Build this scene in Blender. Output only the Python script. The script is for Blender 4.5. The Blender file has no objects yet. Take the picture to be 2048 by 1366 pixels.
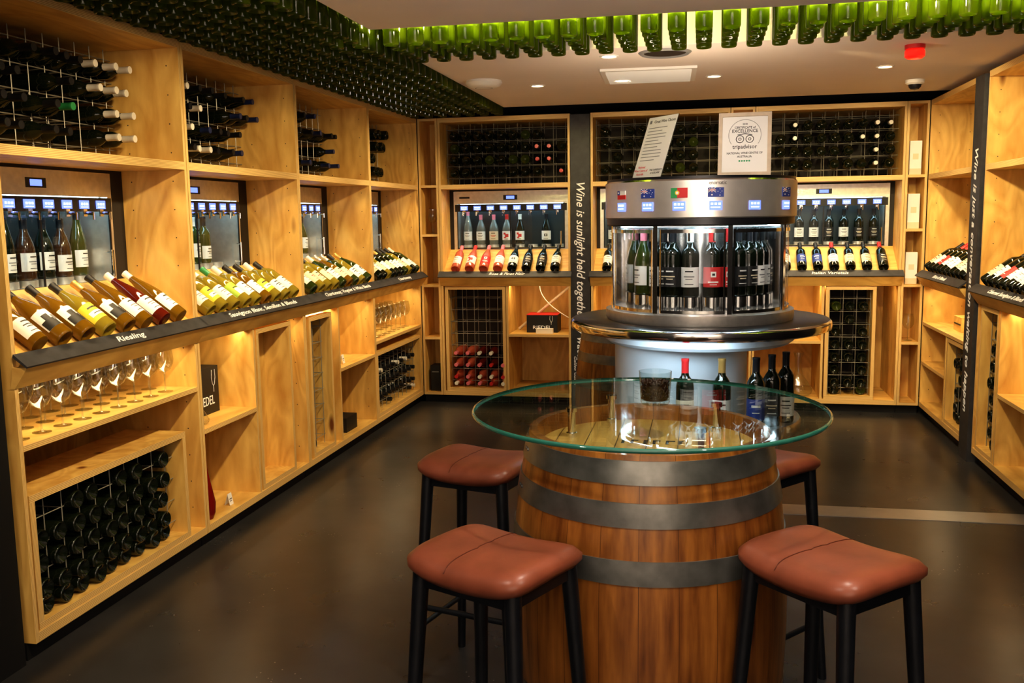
import bpy, random
from math import *
from mathutils import Matrix, Vector
random.seed(7)
S=bpy.context.scene
COL=S.collection
# ------------------------------------------------------------------ materials
def nt(name):
    m=bpy.data.materials.new(name); m.use_nodes=True
    return m,m.node_tree,m.node_tree.nodes['Principled BSDF']
def mat(name,col,rough=.5,metal=0.,emit=None,es=0.,coat=0.,trans=0.,noise=0.,nscale=8.,bump=0.,spec=.5):
    m,t,b=nt(name); N=t.nodes; L=t.links
    b.inputs['Base Color'].default_value=(*col,1); b.inputs['Roughness'].default_value=rough
    b.inputs['Metallic'].default_value=metal; b.inputs['Coat Weight'].default_value=coat
    b.inputs['Transmission Weight'].default_value=trans; b.inputs['Specular IOR Level'].default_value=spec
    if emit: b.inputs['Emission Color'].default_value=(*emit,1); b.inputs['Emission Strength'].default_value=es
    if noise or bump:
        tc=N.new('ShaderNodeTexCoord'); n=N.new('ShaderNodeTexNoise'); n.inputs['Scale'].default_value=nscale; n.inputs['Detail'].default_value=5
        L.new(tc.outputs['Object'],n.inputs['Vector'])
        if noise:
            r=N.new('ShaderNodeValToRGB'); e=r.color_ramp.elements
            e[0].position=.3;e[1].position=.7
            e[0].color=(*[c*(1-noise) for c in col],1); e[1].color=(*[min(1,c*(1+noise)) for c in col],1)
            L.new(n.outputs['Fac'],r.inputs['Fac']); L.new(r.outputs['Color'],b.inputs['Base Color'])
        if bump:
            bp=N.new('ShaderNodeBump'); bp.inputs['Strength'].default_value=bump; bp.inputs['Distance'].default_value=.01
            L.new(n.outputs['Fac'],bp.inputs['Height']); L.new(bp.outputs['Normal'],b.inputs['Normal'])
    return m
def mathn(t,op,a,b=None):
    n=t.nodes.new('ShaderNodeMath'); n.operation=op
    for i,x in enumerate((a,b)):
        if x is None: continue
        if isinstance(x,(int,float)): n.inputs[i].default_value=x
        else: t.links.new(x,n.inputs[i])
    return n.outputs[0]
def schlick(t,f0,boost=1.):
    lw=t.nodes.new('ShaderNodeLayerWeight'); lw.inputs['Blend'].default_value=.5
    p=mathn(t,'POWER',lw.outputs['Facing'],5.)
    return mathn(t,'MULTIPLY',mathn(t,'ADD',mathn(t,'MULTIPLY',p,1-f0),f0),boost)
def ply(name,scale):
    m,t,b=nt(name); N=t.nodes; L=t.links
    tc=N.new('ShaderNodeTexCoord'); oi=N.new('ShaderNodeObjectInfo'); mp=N.new('ShaderNodeMapping')
    ad=N.new('ShaderNodeVectorMath'); ad.operation='ADD'
    ml=N.new('ShaderNodeVectorMath'); ml.operation='SCALE'; ml.inputs[0].default_value=(7,11,5)
    L.new(oi.outputs['Random'],ml.inputs['Scale']); L.new(tc.outputs['Object'],ad.inputs[0]); L.new(ml.outputs[0],ad.inputs[1])
    L.new(ad.outputs[0],mp.inputs['Vector']); mp.inputs['Scale'].default_value=scale
    n=N.new('ShaderNodeTexNoise'); n.inputs['Scale'].default_value=1.4; n.inputs['Detail'].default_value=2; n.inputs['Distortion'].default_value=.8
    L.new(mp.outputs[0],n.inputs['Vector'])
    w=mathn(t,'MULTIPLY',n.outputs['Fac'],9.); w=mathn(t,'PINGPONG',w,.5)
    n2=N.new('ShaderNodeTexNoise'); n2.inputs['Scale'].default_value=5; n2.inputs['Detail'].default_value=7
    L.new(mp.outputs[0],n2.inputs['Vector'])
    s=mathn(t,'ADD',mathn(t,'MULTIPLY',w,.35),mathn(t,'MULTIPLY',n2.outputs['Fac'],.75))
    r=N.new('ShaderNodeValToRGB'); e=r.color_ramp.elements
    e[0].position=.25; e[0].color=(.60,.32,.075,1); e[1].position=.65; e[1].color=(.88,.59,.18,1)
    L.new(s,r.inputs['Fac'])
    v=N.new('ShaderNodeTexVoronoi'); v.inputs['Scale'].default_value=1.7
    L.new(mp.outputs[0],v.inputs['Vector'])
    k=N.new('ShaderNodeMapRange'); k.inputs['From Min'].default_value=.04; k.inputs['From Max'].default_value=.11
    L.new(v.outputs['Distance'],k.inputs['Value'])
    mx=N.new('ShaderNodeMix'); mx.data_type='RGBA'; mx.inputs[6].default_value=(.20,.06,.012,1)
    L.new(k.outputs[0],mx.inputs[0]); L.new(r.outputs['Color'],mx.inputs[7]); L.new(mx.outputs[2],b.inputs['Base Color'])
    b.inputs['Roughness'].default_value=.42
    return m
plyV=ply('plywood_vertical',(2.6,2.6,.8)); plyH=ply('plywood_horizontal',(.8,2.6,2.6))
def edge(name,axis):
    m,t,b=nt(name); N=t.nodes; L=t.links
    tc=N.new('ShaderNodeTexCoord'); sp=N.new('ShaderNodeSeparateXYZ'); L.new(tc.outputs['Object'],sp.inputs[0])
    f=mathn(t,'FRACT',mathn(t,'MULTIPLY',sp.outputs[axis],170.))
    r=N.new('ShaderNodeValToRGB'); r.color_ramp.interpolation='LINEAR'; e=r.color_ramp.elements
    e[0].position=.35; e[0].color=(.92,.66,.28,1); e[1].position=.6; e[1].color=(.58,.34,.11,1)
    L.new(f,r.inputs['Fac']); L.new(r.outputs['Color'],b.inputs['Base Color']); b.inputs['Roughness'].default_value=.5
    return m
edgeH=edge('plywood_edge_layers_flat',2); edgeV=edge('plywood_edge_layers_upright',0)
PV=[plyV,edgeH,edgeV]; PH=[plyH,edgeH,edgeV]
def thin(name,tint,f0=.04,boost=1.):
    m=bpy.data.materials.new(name); m.use_nodes=True; t=m.node_tree; N=t.nodes; L=t.links; N.clear()
    o=N.new('ShaderNodeOutputMaterial'); mx=N.new('ShaderNodeMixShader'); tr=N.new('ShaderNodeBsdfTransparent'); g=N.new('ShaderNodeBsdfGlossy')
    tr.inputs['Color'].default_value=(*tint,1); g.inputs['Roughness'].default_value=.0
    L.new(schlick(t,f0,boost),mx.inputs[0]); L.new(tr.outputs[0],mx.inputs[1]); L.new(g.outputs[0],mx.inputs[2]); L.new(mx.outputs[0],o.inputs['Surface'])
    return m
glassM=thin('clear_glass',(.90,.92,.91),.10,1.2); tableG=thin('table_glass',(.93,.98,.955),.04,.6); doorG=thin('door_glass',(.95,.97,.98),.03,.8)
tableE=mat('glass_edge_green',(.03,.16,.12),.08,coat=.6)
def glassy(name,col,tl,mixf=.75,rough=.06):
    m=bpy.data.materials.new(name); m.use_nodes=True; t=m.node_tree; N=t.nodes; L=t.links; N.clear()
    o=N.new('ShaderNodeOutputMaterial'); tr=N.new('ShaderNodeBsdfTranslucent'); d=N.new('ShaderNodeBsdfDiffuse'); g=N.new('ShaderNodeBsdfGlossy')
    m1=N.new('ShaderNodeMixShader'); m2=N.new('ShaderNodeMixShader')
    tr.inputs['Color'].default_value=(*tl,1); d.inputs['Color'].default_value=(*col,1); g.inputs['Roughness'].default_value=rough
    m1.inputs[0].default_value=mixf
    L.new(d.outputs[0],m1.inputs[1]); L.new(tr.outputs[0],m1.inputs[2]); L.new(schlick(t,.05),m2.inputs[0])
    L.new(m1.outputs[0],m2.inputs[1]); L.new(g.outputs[0],m2.inputs[2]); L.new(m2.outputs[0],o.inputs['Surface'])
    return m
hangG=glassy('green_bottle_glass',(.05,.07,.004),(.26,.34,.012),.6)
G={'dark':mat('dark_bottle_glass',(.006,.009,.004),.07,coat=.2),
   'green':mat('olive_bottle_glass',(.028,.042,.007),.07,coat=.2),
   'amber':glassy('golden_wine_glass',(.24,.12,.008),(.38,.19,.010),.35),
   'yellow':glassy('straw_wine_glass',(.34,.26,.03),(.5,.4,.07),.35),
   'rose':glassy('rose_wine_glass',(.65,.16,.09),(.8,.28,.15),.4),
   'red':glassy('red_wine_glass',(.14,.015,.006),(.25,.02,.008),.3),
   'umber':mat('umber_bottle_glass',(.05,.02,.008),.07,coat=.3),
   'clear':mat('pale_bottle_glass',(.16,.17,.15),.05,coat=.4)}
C={'white':mat('white_capsule',(.82,.78,.68),.35),'black':mat('black_capsule',(.01,.01,.012),.45),'red':mat('red_capsule',(.55,.03,.03),.3),
   'gold':mat('gold_capsule',(.6,.38,.12),.3,.6),'green':mat('green_capsule',(.03,.25,.08),.35),'pink':mat('pink_capsule',(.75,.2,.25),.3),
   'silver':mat('silver_capsule',(.5,.5,.5),.3,.7),'blue':mat('navy_capsule',(.02,.03,.1),.3)}
white=mat('white_paper',(.85,.83,.78),.6); black=mat('black_ink',(.012,.012,.012),.5); redp=mat('red_paper',(.62,.03,.03),.5)
yelp=mat('yellow_paper',(.8,.62,.05),.5); blup=mat('blue_paper',(.03,.06,.3),.5); grnp=mat('green_paper',(.35,.5,.05),.5); cream=mat('cream_paper',(.75,.64,.45),.6)
greyp=mat('grey_ink',(.22,.22,.22),.5)
steel=mat('brushed_steel',(.74,.71,.66),.32,.82,noise=.1,nscale=30); chrome=mat('chrome',(.78,.78,.78),.1,1.)
darkm=mat('black_plastic',(.012,.012,.014),.3); wirem=mat('wire_steel',(.32,.30,.25),.45,.3)
slate=mat('slate_grey_board',(.045,.045,.05),.5,noise=.2,nscale=20,spec=.3); charcoal=mat('charcoal_paint',(.012,.012,.013),.6,spec=.3)
blackw=mat('black_stained_wood',(.008,.009,.012),.38,noise=.3,nscale=30)
inner=mat('cabinet_inner_steel',(.05,.07,.08),.3,.8)
screen=mat('blue_screen',(.02,.03,.2),.3,emit=(.16,.24,1.),es=1.9); glyph=mat('screen_digits',(.5,.7,1),.3,emit=(.6,.75,1.),es=3.)
ledw=mat('led_cool_white',(1,1,1),.5,emit=(.6,.85,1.),es=5.); ledr=mat('led_ring_white',(1,1,1),.5,emit=(.65,.88,1.),es=24.); ledy=mat('led_cove',(1,1,.6),.5,emit=(1.,.85,.3),es=10.)
dlm=mat('downlight_lens',(1,1,1),.5,emit=(1,.78,.5),es=20.)
dwhite=mat('warm_white_paint',(.82,.73,.66),.7,noise=.03,nscale=2); darkback=mat('dark_back_board',(.02,.014,.009),.7)
basew=mat('pale_blue_white_panel',(.66,.74,.80),.35)
leather=mat('tan_leather',(.245,.072,.036),.36,noise=.22,nscale=9,bump=.12); thread=mat('seam_piping',(.12,.03,.014),.45)
hoopm=mat('galvanised_hoop',(.22,.22,.205),.34,.75,noise=.35,nscale=12)
scr=mat('white_lettering',(.85,.83,.78),.6,emit=(.9,.85,.75),es=.12)
beanm=mat('roasted_coffee',(.028,.010,.004),.35); redglass=glassy('ruby_glass',(.3,.012,.006),(.5,.03,.01),.5)
strobe=mat('red_strobe_lens',(.7,.01,.01),.15,emit=(1,.02,.01),es=.8)
framew=mat('whitewashed_wood_frame',(.62,.5,.36),.5,noise=.12,nscale=25)
def oak():
    m,t,b=nt('oak_staves'); N=t.nodes; L=t.links
    tc=N.new('ShaderNodeTexCoord'); sp=N.new('ShaderNodeSeparateXYZ'); L.new(tc.outputs['Object'],sp.inputs[0])
    a=mathn(t,'MULTIPLY',mathn(t,'ARCTAN2',sp.outputs[1],sp.outputs[0]),24/(2*pi))
    fr=mathn(t,'FRACT',a); fl=mathn(t,'FLOOR',a)
    wn=N.new('ShaderNodeTexWhiteNoise'); wn.noise_dimensions='1D'; L.new(fl,wn.inputs['W'])
    mp=N.new('ShaderNodeMapping'); mp.inputs['Scale'].default_value=(14,14,1.2); L.new(tc.outputs['Object'],mp.inputs['Vector'])
    n=N.new('ShaderNodeTexNoise'); n.inputs['Scale'].default_value=3; n.inputs['Detail'].default_value=8; L.new(mp.outputs[0],n.inputs['Vector'])
    n4=N.new('ShaderNodeTexNoise'); n4.inputs['Scale'].default_value=5; n4.inputs['Detail'].default_value=5; L.new(tc.outputs['Object'],n4.inputs['Vector'])
    s=mathn(t,'ADD',mathn(t,'MULTIPLY',n.outputs['Fac'],.6),mathn(t,'MULTIPLY',wn.outputs['Value'],.10))
    s=mathn(t,'ADD',s,mathn(t,'MULTIPLY',n4.outputs['Fac'],.28))
    r=N.new('ShaderNodeValToRGB'); e=r.color_ramp.elements
    e[0].position=.3; e[0].color=(.10,.024,.004,1); e[1].position=.68; e[1].color=(.50,.20,.038,1)
    L.new(s,r.inputs['Fac'])
    g=mathn(t,'GREATER_THAN',mathn(t,'ABSOLUTE',mathn(t,'SUBTRACT',fr,.5)),.493)
    mx=N.new('ShaderNodeMix'); mx.data_type='RGBA'; mx.inputs[7].default_value=(.08,.025,.008,1)
    L.new(g,mx.inputs[0]); L.new(r.outputs['Color'],mx.inputs[6]); L.new(mx.outputs[2],b.inputs['Base Color'])
    b.inputs['Roughness'].default_value=.33; b.inputs['Coat Weight'].default_value=.25
    return m
oakm=oak()
def headm():
    m,t,b=nt('oak_head_planks'); N=t.nodes; L=t.links
    tc=N.new('ShaderNodeTexCoord'); sp=N.new('ShaderNodeSeparateXYZ'); L.new(tc.outputs['Object'],sp.inputs[0])
    a=mathn(t,'MULTIPLY',sp.outputs[0],12.); fr=mathn(t,'FRACT',a)
    mp=N.new('ShaderNodeMapping'); mp.inputs['Scale'].default_value=(18,1.5,1); L.new(tc.outputs['Object'],mp.inputs['Vector'])
    n=N.new('ShaderNodeTexNoise'); n.inputs['Scale'].default_value=3; n.inputs['Detail'].default_value=6; L.new(mp.outputs[0],n.inputs['Vector'])
    r=N.new('ShaderNodeValToRGB'); e=r.color_ramp.elements
    e[0].position=.3; e[0].color=(.48,.26,.06,1); e[1].position=.7; e[1].color=(.76,.48,.14,1)
    L.new(n.outputs['Fac'],r.inputs['Fac'])
    g=mathn(t,'GREATER_THAN',mathn(t,'ABSOLUTE',mathn(t,'SUBTRACT',fr,.5)),.485)
    mx=N.new('ShaderNodeMix'); mx.data_type='RGBA'; mx.inputs[7].default_value=(.06,.03,.01,1)
    L.new(g,mx.inputs[0]); L.new(r.outputs['Color'],mx.inputs[6]); L.new(mx.outputs[2],b.inputs['Base Color']); b.inputs['Roughness'].default_value=.45
    return m
headmat=headm()
def floorm():
    m,t,b=nt('polished_dark_concrete'); N=t.nodes; L=t.links
    tc=N.new('ShaderNodeTexCoord')
    n=N.new('ShaderNodeTexNoise'); n.inputs['Scale'].default_value=1.3; n.inputs['Detail'].default_value=9; n.inputs['Roughness'].default_value=.65; L.new(tc.outputs['Object'],n.inputs['Vector'])
    r=N.new('ShaderNodeValToRGB'); e=r.color_ramp.elements
    e[0].position=.3; e[0].color=(.022,.022,.023,1); e[1].position=.75; e[1].color=(.062,.061,.062,1)
    L.new(n.outputs['Fac'],r.inputs['Fac'])
    v=N.new('ShaderNodeTexVoronoi'); v.inputs['Scale'].default_value=38; L.new(tc.outputs['Object'],v.inputs['Vector'])
    n3=N.new('ShaderNodeTexNoise'); n3.inputs['Scale'].default_value=3; n3.inputs['Detail'].default_value=6; L.new(tc.outputs['Object'],n3.inputs['Vector'])
    sp=mathn(t,'MULTIPLY',mathn(t,'LESS_THAN',v.outputs['Distance'],.11),mathn(t,'GREATER_THAN',n3.outputs['Fac'],.60))
    mx=N.new('ShaderNodeMix'); mx.data_type='RGBA'; mx.inputs[7].default_value=(.30,.28,.26,1)
    L.new(sp,mx.inputs[0]); L.new(r.outputs['Color'],mx.inputs[6]); L.new(mx.outputs[2],b.inputs['Base Color'])
    n2=N.new('ShaderNodeTexNoise'); n2.inputs['Scale'].default_value=5; n2.inputs['Detail'].default_value=6; L.new(tc.outputs['Object'],n2.inputs['Vector'])
    k=N.new('ShaderNodeMapRange'); k.inputs['To Min'].default_value=.24; k.inputs['To Max'].default_value=.34; L.new(n2.outputs['Fac'],k.inputs['Value']); L.new(k.outputs[0],b.inputs['Roughness'])
    return m
floormat=floorm()
# ------------------------------------------------------------------ mesh builder
class MB:
    def __init__(s): s.v=[];s.f=[];s.m=[]
    def poly(s,pts,m=0):
        b=len(s.v); s.v+=[tuple(p) for p in pts]; s.f.append(tuple(range(b,b+len(pts)))); s.m.append(m); return s
    def box(s,x0,x1,y0,y1,z0,z1,m=0,pe=False):
        b=len(s.v)
        s.v+=[(x0,y0,z0),(x1,y0,z0),(x1,y1,z0),(x0,y1,z0),(x0,y0,z1),(x1,y0,z1),(x1,y1,z1),(x0,y1,z1)]
        e=m
        if pe: e=1 if (z1-z0)<(x1-x0) else 2
        for f,mm in (((0,3,2,1),m),((4,5,6,7),m),((0,1,5,4),e),((1,2,6,5),m),((2,3,7,6),m),((3,0,4,7),m)):
            s.f.append(tuple(b+i for i in f)); s.m.append(mm)
        return s
    def prism(s,q,x0,x1,m=0):
        n=len(q)
        for i in range(n):
            j=(i+1)%n; s.poly([(x0,*q[j]),(x0,*q[i]),(x1,*q[i]),(x1,*q[j])],m)
        s.poly([(x0,*p) for p in q],m); s.poly([(x1,*p) for p in reversed(q)],m); return s
    def tube(s,p,q,r,n=6,m=0,r2=None,cap=True):
        p=Vector(p);q=Vector(q);d=(q-p).normalized(); r2=r if r2 is None else r2
        a=Vector((0,0,1)) if abs(d.z)<.9 else Vector((1,0,0)); x=d.cross(a).normalized(); y=d.cross(x)
        b=len(s.v)
        for c,rr in ((p,r),(q,r2)):
            for i in range(n):
                t=2*pi*i/n; s.v.append(tuple(c+x*cos(t)*rr+y*sin(t)*rr))
        for i in range(n):
            j=(i+1)%n; s.f.append((b+i,b+n+i,b+n+j,b+j)); s.m.append(m)
        if cap:
            s.f.append(tuple(b+i for i in range(n))); s.m.append(m); s.f.append(tuple(b+n+i for i in reversed(range(n)))); s.m.append(m)
        return s
    def lathe(s,prof,n=20,m=0,M=None,a0=0,a1=2*pi,ms=None):
        full=abs(a1-a0-2*pi)<1e-6; k=n if full else n+1; rings=[]; b0=len(s.v)
        for r,z in prof:
            if r<1e-6: s.v.append((0,0,z)); rings.append([len(s.v)-1]*k)
            else:
                b=len(s.v); rings.append(list(range(b,b+k)))
                for i in range(k):
                    t=a0+(a1-a0)*i/n; s.v.append((r*cos(t),r*sin(t),z))
        for ri in range(len(prof)-1):
            A,B=rings[ri],rings[ri+1]
            for i in range(n):
                j=(i+1)%k if full else i+1
                f=[A[i],A[j],B[j],B[i]]; g=[]
                for q in f:
                    if q not in g: g.append(q)
                if len(g)>2: s.f.append(tuple(g)); s.m.append(ms[ri] if ms else m)
        if M is not None:
            for i in range(b0,len(s.v)): s.v[i]=tuple(M@Vector(s.v[i]))
        return s
    def mesh(s,name,mats,smooth=False,ang=35):
        me=bpy.data.meshes.new(name); me.from_pydata(s.v,[],s.f)
        for mm in (mats if isinstance(mats,(list,tuple)) else [mats]): me.materials.append(mm)
        me.polygons.foreach_set('material_index',s.m)
        if smooth:
            me.polygons.foreach_set('use_smooth',[True]*len(me.polygons)); me.set_sharp_from_angle(angle=radians(ang))
        me.update(); return me
def obj(name,data,M=None,parent=None,label=None,cat=None,group=None,kind=None):
    o=bpy.data.objects.new(name,data); COL.objects.link(o)
    if parent is not None: o.parent=parent
    if M is not None: o.matrix_basis=M
    if label: o['label']=label
    if cat: o['category']=cat
    if group: o['group']=group
    if kind: o['kind']=kind
    return o
def T(x,y,z): return Matrix.Translation((x,y,z))
def Rx(a): return Matrix.Rotation(radians(a),4,'X')
def Ry(a): return Matrix.Rotation(radians(a),4,'Y')
def Rz(a): return Matrix.Rotation(radians(a),4,'Z')
def axes(o,x,y,z):
    M=Matrix.Identity(4)
    for i,c in enumerate((x,y,z)):
        for j in range(3): M[j][i]=c[j]
    for j in range(3): M[j][3]=o[j]
    return M
def text(body,size,m,M,parent,name='lettering',length=None,shear=.0,extr=.0004,off=0.):
    cu=bpy.data.curves.new('t','FONT'); cu.body=body; cu.size=size; cu.align_x='CENTER'; cu.align_y='CENTER'; cu.shear=shear; cu.extrude=extr; cu.resolution_u=2; cu.offset=off
    o=bpy.data.objects.new('t',cu); COL.objects.link(o); bpy.context.view_layer.update()
    me=bpy.data.meshes.new_from_object(o.evaluated_get(bpy.context.evaluated_depsgraph_get()))
    bpy.data.objects.remove(o); me.materials.clear(); me.materials.append(m); me.name='lettering'
    if length:
        xs=[v.co.x for v in me.vertices]; k=length/(max(xs)-min(xs))
        for v in me.vertices: v.co.x*=k
    return obj(name,me,M,parent)
# ------------------------------------------------------------------ room shell
def st(name,x0,x1,y0,y1,z0,z1,m): return obj(name,MB().box(x0,x1,y0,y1,z0,z1).mesh(name,m),kind='structure')
st('floor',-3.1,2.6,-2.5,8.5,-.1,0,floormat)
st('wall_back',-3.1,2.6,8.32,8.5,0,2.9,charcoal)
st('wall_left',-3.1,-2.96,2.76,8.32,0,2.9,charcoal)
st('wall_left',-3.1,-2.335,-2.5,2.76,0,2.9,charcoal)
st('wall_right',2.3,2.6,-2.5,8.32,0,2.9,charcoal)
st('wall_front',-3.1,2.6,-2.7,-2.5,0,2.9,dwhite)
ZC=2.648
st('ceiling',-3.1,2.6,-2.5,8.5,ZC,2.9,charcoal)
mb=MB().box(-1.40,2.3,-2.5,4.02,2.43,ZC).box(-1.486,2.3,-2.5,4.20,2.40,2.43)
obj('ceiling',mb.mesh('ceiling_panel',dwhite),kind='structure')
obj('ceiling',MB().box(-1.53,2.3,4.98,7.36,2.40,ZC).mesh('ceiling_soffit',dwhite),kind='structure')
st('trim_1',-1.38,2.2,4.03,4.06,2.432,2.445,ledy)
st('trim_2',.30,1.65,4.92,5.09,0.0,.003,mat('aluminium_floor_strip',(.42,.42,.42),.35,.7,noise=.1,nscale=6))
# ------------------------------------------------------------------ bottles
SH={'bord':[(0,.024),(.014,.018),(.027,.004),(.0325,.0),(.0355,.002),(.0375,.008),(.0375,.185),(.0355,.203),(.026,.222),(.017,.235),(.0145,.25),(.0140,.292),(.0155,.294),(.0155,.304),(0,.305)],
    'burg':[(0,.026),(.015,.02),(.029,.004),(.035,0),(.0385,.003),(.0400,.010),(.0400,.150),(.037,.172),(.028,.206),(.019,.232),(.0150,.252),(.0140,.290),(.0155,.292),(.0155,.302),(0,.303)],
    'hock':[(0,.006),(.028,0),(.0355,.003),(.0370,.010),(.0370,.165),(.033,.198),(.024,.242),(.0165,.280),(.0142,.305),(.0142,.322),(.0155,.324),(.0155,.334),(0,.335)]}
CAPZ={'bord':.245,'burg':.250,'hock':.285}; TOP={'bord':.305,'burg':.303,'hock':.335}
cache={}
def bodymesh(sh,g,n=18):
    k=('b',sh,g,n)
    if k not in cache:
        cache[k]=MB().lathe(SH[sh],n).mesh('bottle_body',hangG if g=='hang' else G[g],True,50)
    return cache[k]
def capmesh(sh,c):
    k=('c',sh,c)
    if k not in cache:
        z=CAPZ[sh]; t=TOP[sh]
        cache[k]=MB().lathe([(.0152,z),(.0152,t-.012),(.0163,t-.010),(.0163,t+.001),(0,t+.0015)],14).mesh('capsule',C[c],True,50)
    return cache[k]
def labmesh(sh,st_):
    k=('l',sh,st_)
    if k in cache: return cache[k]
    r=max(p[0] for p in SH[sh])+.0006; mb=MB(); c=-pi/2
    def arc(z0,z1,w0,w1,m,dr=0.,n=10):
        mb.lathe([(r+dr,z0),(r+dr,z1)],n,m,None,c+w0,c+w1)
    z0,z1=.045,.135
    mats={'white':[white,black,greyp],'art':[white,black,greyp],'red':[redp,white,black],'yellow':[yelp,black,white],'black':[black,white,cream],
          'cream':[cream,black,redp],'splat':[white,redp,black],'green':[grnp,black,white],'blue':[blup,white,white],'dots':[white,black,redp],'low':[white,black,black]}[st_]
    if st_=='low': z0,z1=.03,.115
    arc(z0,z1,-1.35,1.35,0)
    d=.0004
    if st_ in('white','cream','black','low'):
        arc(z1-.022,z1-.016,-.45,.45,1,d); arc(z0+.045,z0+.05,-.6,.6,2,d); arc(z0+.034,z0+.038,-.4,.4,2,d); arc(z0+.012,z0+.015,-.5,.5,1,d)
    elif st_=='art':
        arc(z0,z0+.04,-1.2,.2,1,d); arc(z0+.04,z0+.066,-.7,-.1,1,d); arc(z0+.028,z0+.055,.05,.6,2,d); arc(z0+.012,z0+.016,.35,1.1,1,d)
    elif st_=='red':
        arc(z0+.045,z0+.07,-.3,.3,1,d); arc(z0+.052,z0+.062,-.15,.15,2,d*2); arc(z0+.02,z0+.026,-.6,.6,1,d); arc(z0+.01,z0+.013,-.4,.4,1,d)
    elif st_=='splat':
        arc(z0+.03,z0+.062,-.25,.5,1,d); arc(z0+.055,z0+.075,-.6,-.1,1,d); arc(z0+.02,z0+.032,-.5,0,1,d); arc(z0+.008,z0+.012,-.4,.4,2,d)
    elif st_=='yellow':
        arc(z0+.06,z0+.068,-.6,.6,1,d); arc(z0+.02,z0+.045,-.9,.9,2,d); arc(z0+.03,z0+.034,-.5,.5,1,d*2)
    elif st_=='green':
        arc(z0+.0,z0+.045,-.5,.9,2,d); arc(z0+.05,z0+.055,-.5,.5,1,d)
    elif st_=='blue':
        arc(z0+.055,z0+.065,-.5,.5,1,d); arc(z0+.03,z0+.034,-.4,.4,1,d)
    elif st_=='dots':
        arc(z0+.035,z0+.06,-.35,.35,1,d); arc(z0+.042,z0+.053,-.15,.15,0,d*2); arc(z0+.01,z0+.014,-.5,.5,1,d)
    cache[k]=mb.mesh('bottle_label',mats,True); return cache[k]
QUEUE=[]
GN={'dark':'dark glass','green':'olive green','amber':'golden wine','yellow':'straw yellow','rose':'pink rosé','red':'red wine','clear':'pale glass','umber':'dark brown'}
LN={'white':'white label','art':'art label','red':'red label','yellow':'yellow label','black':'black label','cream':'cream label','splat':'red-patterned label','green':'green label','blue':'navy label','dots':'white label','low':'white label'}
def bottle(M,sh,g,cap,lab,group,where):
    QUEUE.append((M,sh,g,cap,lab,group,where))
def flush_bottles(cam):
    QUEUE.sort(key=lambda q:(q[0].translation-cam).length-(3 if q[4] else 0))
    for M,sh,g,cap,lab,group,where in QUEUE[:300]:
        d=GN[g]+' bottle'
        if lab: d+=' with '+LN[lab]
        elif cap: d+=' with %s capsule'%cap
        o=obj('wine_bottle',bodymesh(sh,g),M,label=d+' '+where,cat='wine bottle',group=group)
        if cap: obj('capsule',capmesh(sh,cap),None,o)
        if lab: obj('bottle_label',labmesh(sh,lab),None,o)
    rest=QUEUE[300:]
    if rest:
        mb=MB(); ms=[]
        for M,sh,g,cap,lab,group,where in rest:
            for mm in (G[g],C[cap] if cap else G[g]):
                if mm not in ms: ms.append(mm)
            mb.lathe(SH[sh],12,ms.index(G[g]),M)
            if cap:
                z=CAPZ[sh]; t=TOP[sh]; mb.lathe([(.0152,z),(.0160,t+.001),(0,t+.0015)],10,ms.index(C[cap]),M)
        obj('wine_bottles',mb.mesh('racked_bottles',ms,True,50),label='many dark wine bottles lying in wall wire racks',cat='wine bottles',kind='stuff')
# ------------------------------------------------------------------ glassware
def wg_mesh():
    if 'wg' not in cache:
        p=[(0,.001),(.034,0),(.034,.002),(.006,.006),(.0035,.012),(.0032,.085),(.008,.092),(.028,.104),(.041,.130),(.043,.150),(.039,.180),(.034,.206),(.0345,.208),(.033,.206)]
        cache['wg']=MB().lathe(p,20).mesh('wine_glass',glassM,True,60)
    return cache['wg']
def wineglass(M,group,where): return obj('wine_glass',wg_mesh(),M,label='clear stemmed wine glass '+where,cat='wine glass',group=group)
# ------------------------------------------------------------------ wire grid
def grid(u0,u1,z0,z1,vs,du=.1,dz=.1,off=None,r=.0024):
    mb=MB()
    for v in vs:
        z=z0 if off is None else off
        while z<=z1+1e-6: mb.tube((u0,v,z),(u1,v,z),r,4); z+=dz
        u=u0+.01
        while u<=u1: mb.tube((u,v-.004,z0),(u,v-.004,z1),r,4); u+=du
    if len(vs)>1:
        z=z0 if off is None else off
        while z<=z1+1e-6:
            u=u0+.01
            while u<=u1: mb.tube((u,vs[0],z),(u,vs[-1],z),r,4,cap=False); u+=du
            z+=dz
    return mb.mesh('wire_grid',wirem)
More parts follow.
